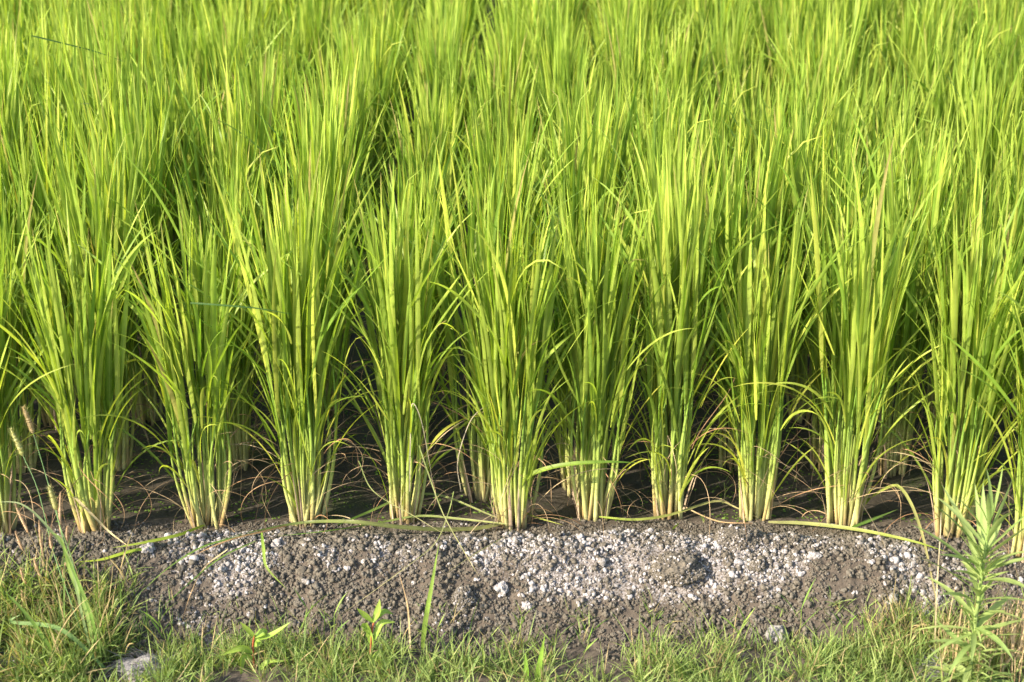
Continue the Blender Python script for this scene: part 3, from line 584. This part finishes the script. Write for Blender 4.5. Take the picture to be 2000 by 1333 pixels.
for i_, (px_, py_, h_, l_) in enumerate([(706, 950, .05, 'small green seedling on the mud right of the third front clump'), (516, 1000, .022, 'tiny green seedling on the mud left of the third front clump'), (1412, 985, .045, 'fine green seedling on the mud between the tall dense clump and the heaped clod'),
                                       (1372, 1022, .012, 'tiny leafy sprout on the edge behind the large brown clod'), (960, 1012, .03, 'little green sprout at the left foot of the clump with whitish base')]):
    sprig(px_, py_, 0, h_, l_, 60 + i_, n=5, ll=h_ * .8, w=.0022, base=ground_hit(px_, py_), group='seedlings on the mud behind the bank')
sprig(845, 1300, 1.70, .06, 'grass sprig with short blades right of the dry stalk', 21, (.01, 0), n=5, ll=.04)
sprig(1130, 1305, 1.69, .06, 'bright leaning grass sprig right of the pointed blades', 22, (.02, 0), n=5, ll=.045)
sprig(330, 1290, 1.70, .07, 'pale grass sprig right of the grey matted lump', 23, (-.01, 0), n=5, ll=.05)

# ------------------------------------------------------------------ foxtail grass on the left
def foxtail(name, P, head, lab, hr=.0043, stemc=(.20, .34, .14), headc=(.40, .40, .17), leaves=(), sr=.0011, brl=.008, mat=M_stem, group='foxtail grasses on the left'):
    root = empty(name, P[0]); o0 = np.asarray(P[0]); P = [np.asarray(q) - o0 for q in P]; head = [np.asarray(q) - o0 for q in head]
    b = Bag(); b.add(*path_tube(P, sr, sr * .6, stemc, stemc)); b.build('stalk', mat, root)
    n = 36; C = catmull(head, n); s = np.linspace(0, 1, n); rad = hr * np.interp(s, [0, .1, .4, .8, 1], [.35, .85, 1, .7, .15])
    r_ = np.random.default_rng(int(abs(o0[0]) * 9999)); rad = rad * r_.uniform(.82, 1.18, n)
    b = Bag(); c = np.broadcast_to(np.asarray(headc)[None, None], (1, n, 3)) * r_.uniform(.8, 1.15, (1, n, 1))
    b.add(*tubes(C[None], rad[None], c, 10)); hd = b.build('seed_head', mat, root, smooth=False)
    m = 330; i = r_.integers(1, n - 1, m); T = C[i + 1] - C[i - 1]; T /= np.linalg.norm(T, axis=1, keepdims=True)
    d = r_.normal(size=(m, 3)); d -= (d * T).sum(1, keepdims=True) * T; d /= np.linalg.norm(d, axis=1, keepdims=True)
    p0 = C[i] + d * rad[i][:, None] * .9; dr_ = d * .8 + T * .75; dr_ /= np.linalg.norm(dr_, axis=1, keepdims=True)
    side = np.cross(dr_, d + .1) ; side /= np.linalg.norm(side, axis=1, keepdims=True) + 1e-9
    q = .00028; V = np.stack([p0 - side * q, p0 + side * q, p0 + dr_ * brl * r_.uniform(.6, 1.1, (m, 1))], 1).reshape(-1, 3)
    F = np.arange(m * 3).reshape(-1, 3); cc = np.tile(np.append(np.asarray(headc) * 1.15, 1), (m * 3, 1))
    mk('bristles', V, F, mat, hd, cc)
    for (Q, W, c0, c1) in leaves:
        b = Bag(); b.add(*path_ribbon([np.asarray(q) - o0 for q in Q], W, c0, c1, WRICE)); b.build('leaf', M_grass, root)
    return tag(root, lab, 'foxtail grass', group)
g1 = ground_hit(172, 1275)
foxtail('foxtail_grass', [g1, at(140, 1180, 1.72), at(105, 1080, 1.75), at(75, 960, 1.78), at(45, 890, 1.80)], [at(45, 890, 1.80), at(35, 866, 1.80), at(21, 838, 1.80)], 'leftmost green foxtail with a slender nodding seed head')
foxtail('foxtail_grass', [g1 + np.array([.01, 0, 0]), at(150, 1160, 1.73), at(120, 1040, 1.76), at(90, 930, 1.79), at(65, 846, 1.80)], [at(65, 846, 1.80), at(56, 820, 1.80), at(45, 795, 1.80)], 'tallest foxtail with a fuzzy brownish seed head', hr=.0046, brl=.008, headc=(.38, .30, .15))
foxtail('foxtail_grass', [g1 + np.array([.02, .004, 0]), at(165, 1190, 1.73), at(140, 1090, 1.75), at(118, 1030, 1.76), at(110, 996, 1.77)], [at(110, 996, 1.77), at(104, 975, 1.77), at(95, 950, 1.77)], 'shortest green foxtail with its seed head in front of the thick stemmed clump',
        leaves=[([at(182, 1290, 1.66), at(160, 1200, 1.68), at(135, 1090, 1.70), at(85, 1020, 1.70), at(40, 984, 1.70), at(-12, 980, 1.70)], .0045, (.24, .34, .14), (.34, .40, .22)),
                ([at(185, 1300, 1.66), at(170, 1200, 1.68), at(138, 1120, 1.70), at(120, 1055, 1.70), at(88, 1035, 1.70)], .006, (.28, .40, .12), (.3, .42, .12)),
                ([at(195, 1300, 1.66), at(180, 1210, 1.67), at(150, 1130, 1.69), at(115, 1050, 1.70)], .006, (.18, .32, .06), (.2, .32, .08)),
                ([at(120, 1300, 1.64), at(60, 1210, 1.65), at(5, 1150, 1.65)], .006, (.18, .3, .06), (.2, .32, .08)),
                ([at(210, 1310, 1.64), at(120, 1230, 1.65), at(25, 1215, 1.66), at(40, 1200, 1.66)], .007, (.18, .3, .10), (.2, .32, .12))])
dryh = [(55, 1040, 28, 980), (45, 1075, 30, 1038), (118, 1040, 118, 960), (84, 1085, 76, 1015), (101, 1072, 98, 1042), (132, 1062, 131, 1028), (78, 1125, 66, 1090), (50, 1140, 40, 1110), (125, 1130, 127, 1100), (48, 1180, 42, 1155)]
lb = ['reaching highest on the far left', 'below the highest one on the far left', 'tall and pinkish beside the shortest green foxtail', 'under the leftmost green foxtail', 'short, left of the pinkish tall one', 'short, right of the pinkish tall one',
      'low over the white crumbs', 'low and leaning left at mid tuft', 'hooked, in the middle of the tuft', 'lowest on the left edge']
for i, (a, b_, c_, d_) in enumerate(dryh):
    gx = 150 + i * 6 - 60 * (i > 5); g = ground_hit(gx, 1262); y0 = 1.74 + .008 * (i % 4)
    foxtail('dry_spike_grass', [g, at((a + gx) / 2 + 8, (b_ + 1262) / 2, y0), at(a, b_, y0 + .01)], [at(a, b_, y0 + .01), at((a + c_) / 2 - 1, (b_ + d_) / 2, y0 + .01), at(c_, d_, y0 + .01)],
            'dry tan grass spike ' + lb[i], hr=.0022, stemc=(.42, .33, .17), headc=(.52, .38, .24), sr=.0007, brl=.003, mat=M_dry, group='dry grass spikes in the left tuft')

# ------------------------------------------------------------------ tall leafy weed on the right
def weed_right():
    y = 1.60; base = at(1880, 1420, y); base[2] = gz(base[0], y); root = empty('leafy_weed', base)
    pth = [base, at(1893, 1330, y), at(1902, 1240, y + .01), at(1914, 1150, y + .02), at(1934, 1010, y + .03)]
    b = Bag(); b.add(*path_tube([q - base for q in pth], .0042, .0026, (.34, .40, .16), (.24, .36, .10), K=8)); b.build('stem', M_stem, root)
    C = catmull(pth, 60); r_ = np.random.default_rng(77); n = 99; t = np.sort(r_.uniform(.12, 1, n)); i = (t * 59).astype(int)
    az = np.arange(n) * 2.4 + r_.normal(0, .2, n)
    L = np.interp(t, [.2, .5, .7, .85, 1], [.08, .10, .12, .13, .11]) * r_.uniform(.8, 1.15, n) * np.where(r_.random(n) < .3, .45, 1)
    th = R(np.interp(t, [.2, .6, .85, 1], [72, 62, 48, 18]) + r_.normal(0, 9, n)); be = R(np.interp(t, [.2, .7, 1], [35, 25, 8]) + r_.normal(0, 16, n))
    g = r_.random((n, 1)); cc = np.array([.22, .32, .10]) * (1 - g) + np.array([.36, .44, .16]) * g
    for j in range(n):
        b = Bag(); b.add(*blades((C[i[j]] - base)[None], az[j], th[j], be[j], L[j], r_.uniform(.0075, .0125), 10, cc[j] * 1.1, cc[j], prof=WLANCE, tw0=r_.normal(0, .25), fold=.3, pw=1.5)); b.build('leaf', M_weed, root)
    m = 90; q = r_.integers(8, 52, m); g = r_.random((m, 1)); b = Bag()
    b.add(*blades(C[q] - base, r_.random(m) * 6.28, R(r_.uniform(20, 80, m)), R(r_.uniform(0, 60, m)), r_.uniform(.02, .05, m), r_.uniform(.002, .005, m), 7, np.array([.24, .34, .1]) * (.8 + .5 * g), np.array([.36, .45, .17]), prof=WLANCE, tw0=r_.normal(0, .4, m), fold=.3))
    tag(b.build('small_leaves', M_weed, root), kind='stuff')
    tag(root, 'tall leafy weed with a whorl of long narrow leaves at the lower right', 'weed')
weed_right()
def red_weed(px, py, y, pts, leaves, lab):
    base = at(px, py, y); base[2] = gz(base[0], y); root = empty('red_stemmed_weed', base)
    pth = [base] + [at(a, b_, y + .005) for a, b_ in pts]
    b = Bag(); b.add(*path_tube([q - base for q in pth], .0019, .0013, (.34, .08, .05), (.42, .12, .06))); b.build('stem', M_stem, root)
    for (x0, y0, x1, y1, x2, y2, w_, dy) in leaves:
        Q = [at(x0, y0, y + .005), at(x1, y1, y + .005 + dy * .5), at(x2, y2, y + .005 + dy)]
        b = Bag(); b.add(*path_ribbon([q - base for q in Q], w_, (.24, .38, .06), (.32, .44, .08), WLANCE, n=14, fold=.35, up=(.2, -.8, .6), roll=.5)); b.build('leaf', M_weed, root)
    tag(root, lab, 'weed', 'red stemmed seedlings at the foot of the bank')
red_weed(722, 1345, 1.66, [(723, 1290), (726, 1235), (730, 1215)], [(728, 1215, 738, 1195, 742, 1170, .012, 0), (728, 1215, 712, 1200, 697, 1188, .010, -.01), (730, 1213, 750, 1195, 768, 1200, .010, .01), (731, 1250, 745, 1218, 772, 1215, .012, .01),
         (725, 1240, 712, 1222, 704, 1225, .012, -.01), (727, 1262, 722, 1240, 716, 1215, .011, 0), (724, 1300, 738, 1280, 742, 1268, .014, .01), (722, 1330, 745, 1312, 760, 1300, .009, .0), (722, 1335, 700, 1318, 690, 1310, .008, 0)],
         'red stemmed seedling with bright pointed leaves, right of its lookalike')
red_weed(497, 1350, 1.65, [(496, 1300), (494, 1262), (497, 1240)], [(497, 1245, 485, 1230, 468, 1214, .009, -.01), (497, 1245, 515, 1235, 520, 1240, .014, .01), (500, 1250, 530, 1240, 568, 1215, .009, .01), (494, 1275, 470, 1265, 430, 1280, .012, -.02),
         (495, 1285, 475, 1285, 470, 1325, .012, -.02), (500, 1320, 520, 1295, 560, 1290, .009, 0), (498, 1335, 525, 1310, 540, 1290, .009, .01), (497, 1262, 505, 1255, 502, 1262, .01, -.01)],
         'red stemmed seedling with longer drooping leaves, left of its lookalike')

# dry standing stalks on the right
TG = 'dry straw stalks on the right'
one_blade('dry_stalk', [ground_hit(1822, 1300), at(1826, 1240, 1.70), at(1830, 1140, 1.72), at(1836, 1050, 1.74), at(1838, 1000, 1.76)], .0030, TN, (.55, .48, .34), 'tall straight straw stalk left of the leafy weed', 'grass', M_dry, WDRY, group=TG)
tl = ['beside the weed stem on its left', 'rising through the weed leaves', 'leaning right over the weed foot', 'at the right edge, tallest', 'right of the weed stem, thin', 'crossing low behind the weed', 'curving at the right edge', 'broad and pale near the right edge', 'short beside the right edge', 'leaning left low under the weed', 'low in the corner', 'in front of the corner bundle']
for i in range(12):
    a = [1862, 1885, 1900, 1990, 1945, 1935, 1975, 1968, 1985, 1890, 1960, 1940][i]; b_ = [1320, 1340, 1345, 1350, 1345, 1340, 1350, 1350, 1350, 1340, 1350, 1350][i]
    c_ = [1884, 1960, 1965, 2003, 1972, 2000, 2010, 1990, 2010, 1858, 1995, 1985][i]; d_ = [1145, 1130, 1170, 1140, 1165, 1255, 1190, 1165, 1230, 1250, 1260, 1250][i]; y0 = 1.62 + .008 * (i % 5)
    one_blade('dry_stalk', [at(a, b_, y0), at(a + (c_ - a) * .45, (b_ + d_) / 2, y0 + .01), at(c_, d_, y0 + .02)], .0032 if i not in (7, 3) else .006, (.48, .36, .18), (.56, .42, .26), 'straw stalk ' + tl[i], 'grass', M_dry, WDRY, group=TG)
db = Bag(); m = 150; a_ = np.random.default_rng(9)
p0 = np.stack([a_.uniform(.70, .90, m), a_.uniform(1.60, 1.72, m), np.zeros(m)], -1); p0[:, 2] = bank_z(p0[:, 0], p0[:, 1])
t = a_.random((m, 1)); db.add(*blades(p0, a_.random(m) * 6.28, R(a_.uniform(3, 30, m)), R(a_.uniform(0, 40, m)), a_.uniform(.05, .14, m), a_.uniform(.0012, .0024, m), 7, np.array([.50, .38, .2]) * (.7 + .4 * t), np.array([.56, .44, .28]), prof=WDRY, fold=.4))
tag(db.build('dry_grass', M_dry), 'thicket of dry straw coloured grass in the lower right corner', kind='stuff')

# matted grey fibrous lumps at the bottom
def fibre_lump(px, py, y, sx, sy, sz, seed, lab):
    p = at(px, py, y); root = empty('fibrous_clod', (p[0], y, gz(p[0], y)))
    import bmesh
    bm = bmesh.new(); bmesh.ops.create_icosphere(bm, subdivisions=5, radius=1)
    for v in bm.verts:
        q = v.co.copy(); d = 1 + .35 * mn.noise(q * 1.5 + Vector((seed, 0, 0))) + .12 * mn.noise(Vector((q.x * 3, q.y * 9, q.z * 9)) + Vector((seed, 0, 0)))
        v.co = Vector((q.x * d * sx, q.y * d * sy, max(q.z, -.2) * d * sz))
    me = bpy.data.meshes.new('lump'); bm.to_mesh(me); bm.free(); me.materials.append(M_fib); me.polygons.foreach_set('use_smooth', np.ones(len(me.polygons), bool))
    o = bpy.data.objects.new('lump', me); COL.objects.link(o); o.parent = root
    r_ = np.random.default_rng(seed); m = 120; u = r_.normal(size=(m, 3)); u[:, 2] = np.abs(u[:, 2]); u /= np.linalg.norm(u, axis=1, keepdims=True)
    P0 = u * np.array([sx, sy, sz]) * 1.0; cc = np.array([.26, .25, .26]) * r_.uniform(.5, 1.2, (m, 1)); b = Bag()
    b.add(*blades(P0, np.arctan2(u[:, 1], u[:, 0]) + 1.2 + r_.normal(0, .6, m), R(r_.uniform(50, 95, m)), R(r_.uniform(10, 70, m)), r_.uniform(.015, .05, m), r_.uniform(.0008, .002, m), 7, cc, cc, prof=WDRY, fold=.4, pw=1.3))
    b.build('fibres', M_dry, root); tag(root, lab, 'clod')
M_fib = soil_mat('grey_fibre', (.13, .125, .135), (.30, .29, .31), rough=.95, scale=120, bump=.9, dist=.003, fine=300)
fibre_lump(280, 1335, 1.645, .048, .030, .026, 3, 'grey matted fibrous lump at the bottom left among the grass')
fibre_lump(1815, 1335, 1.64, .026, .018, .022, 6, 'grey matted fibrous lump at the bottom right beside the dry stalks')
fibre_lump(45, 1285, 1.66, .05, .02, .014, 9, 'pale matted lump half buried in the grass at the left edge')
for p in protos:
    if protos.index(p) not in used:
        for ch in list(p.children): bpy.data.objects.remove(ch)
        bpy.data.objects.remove(p)
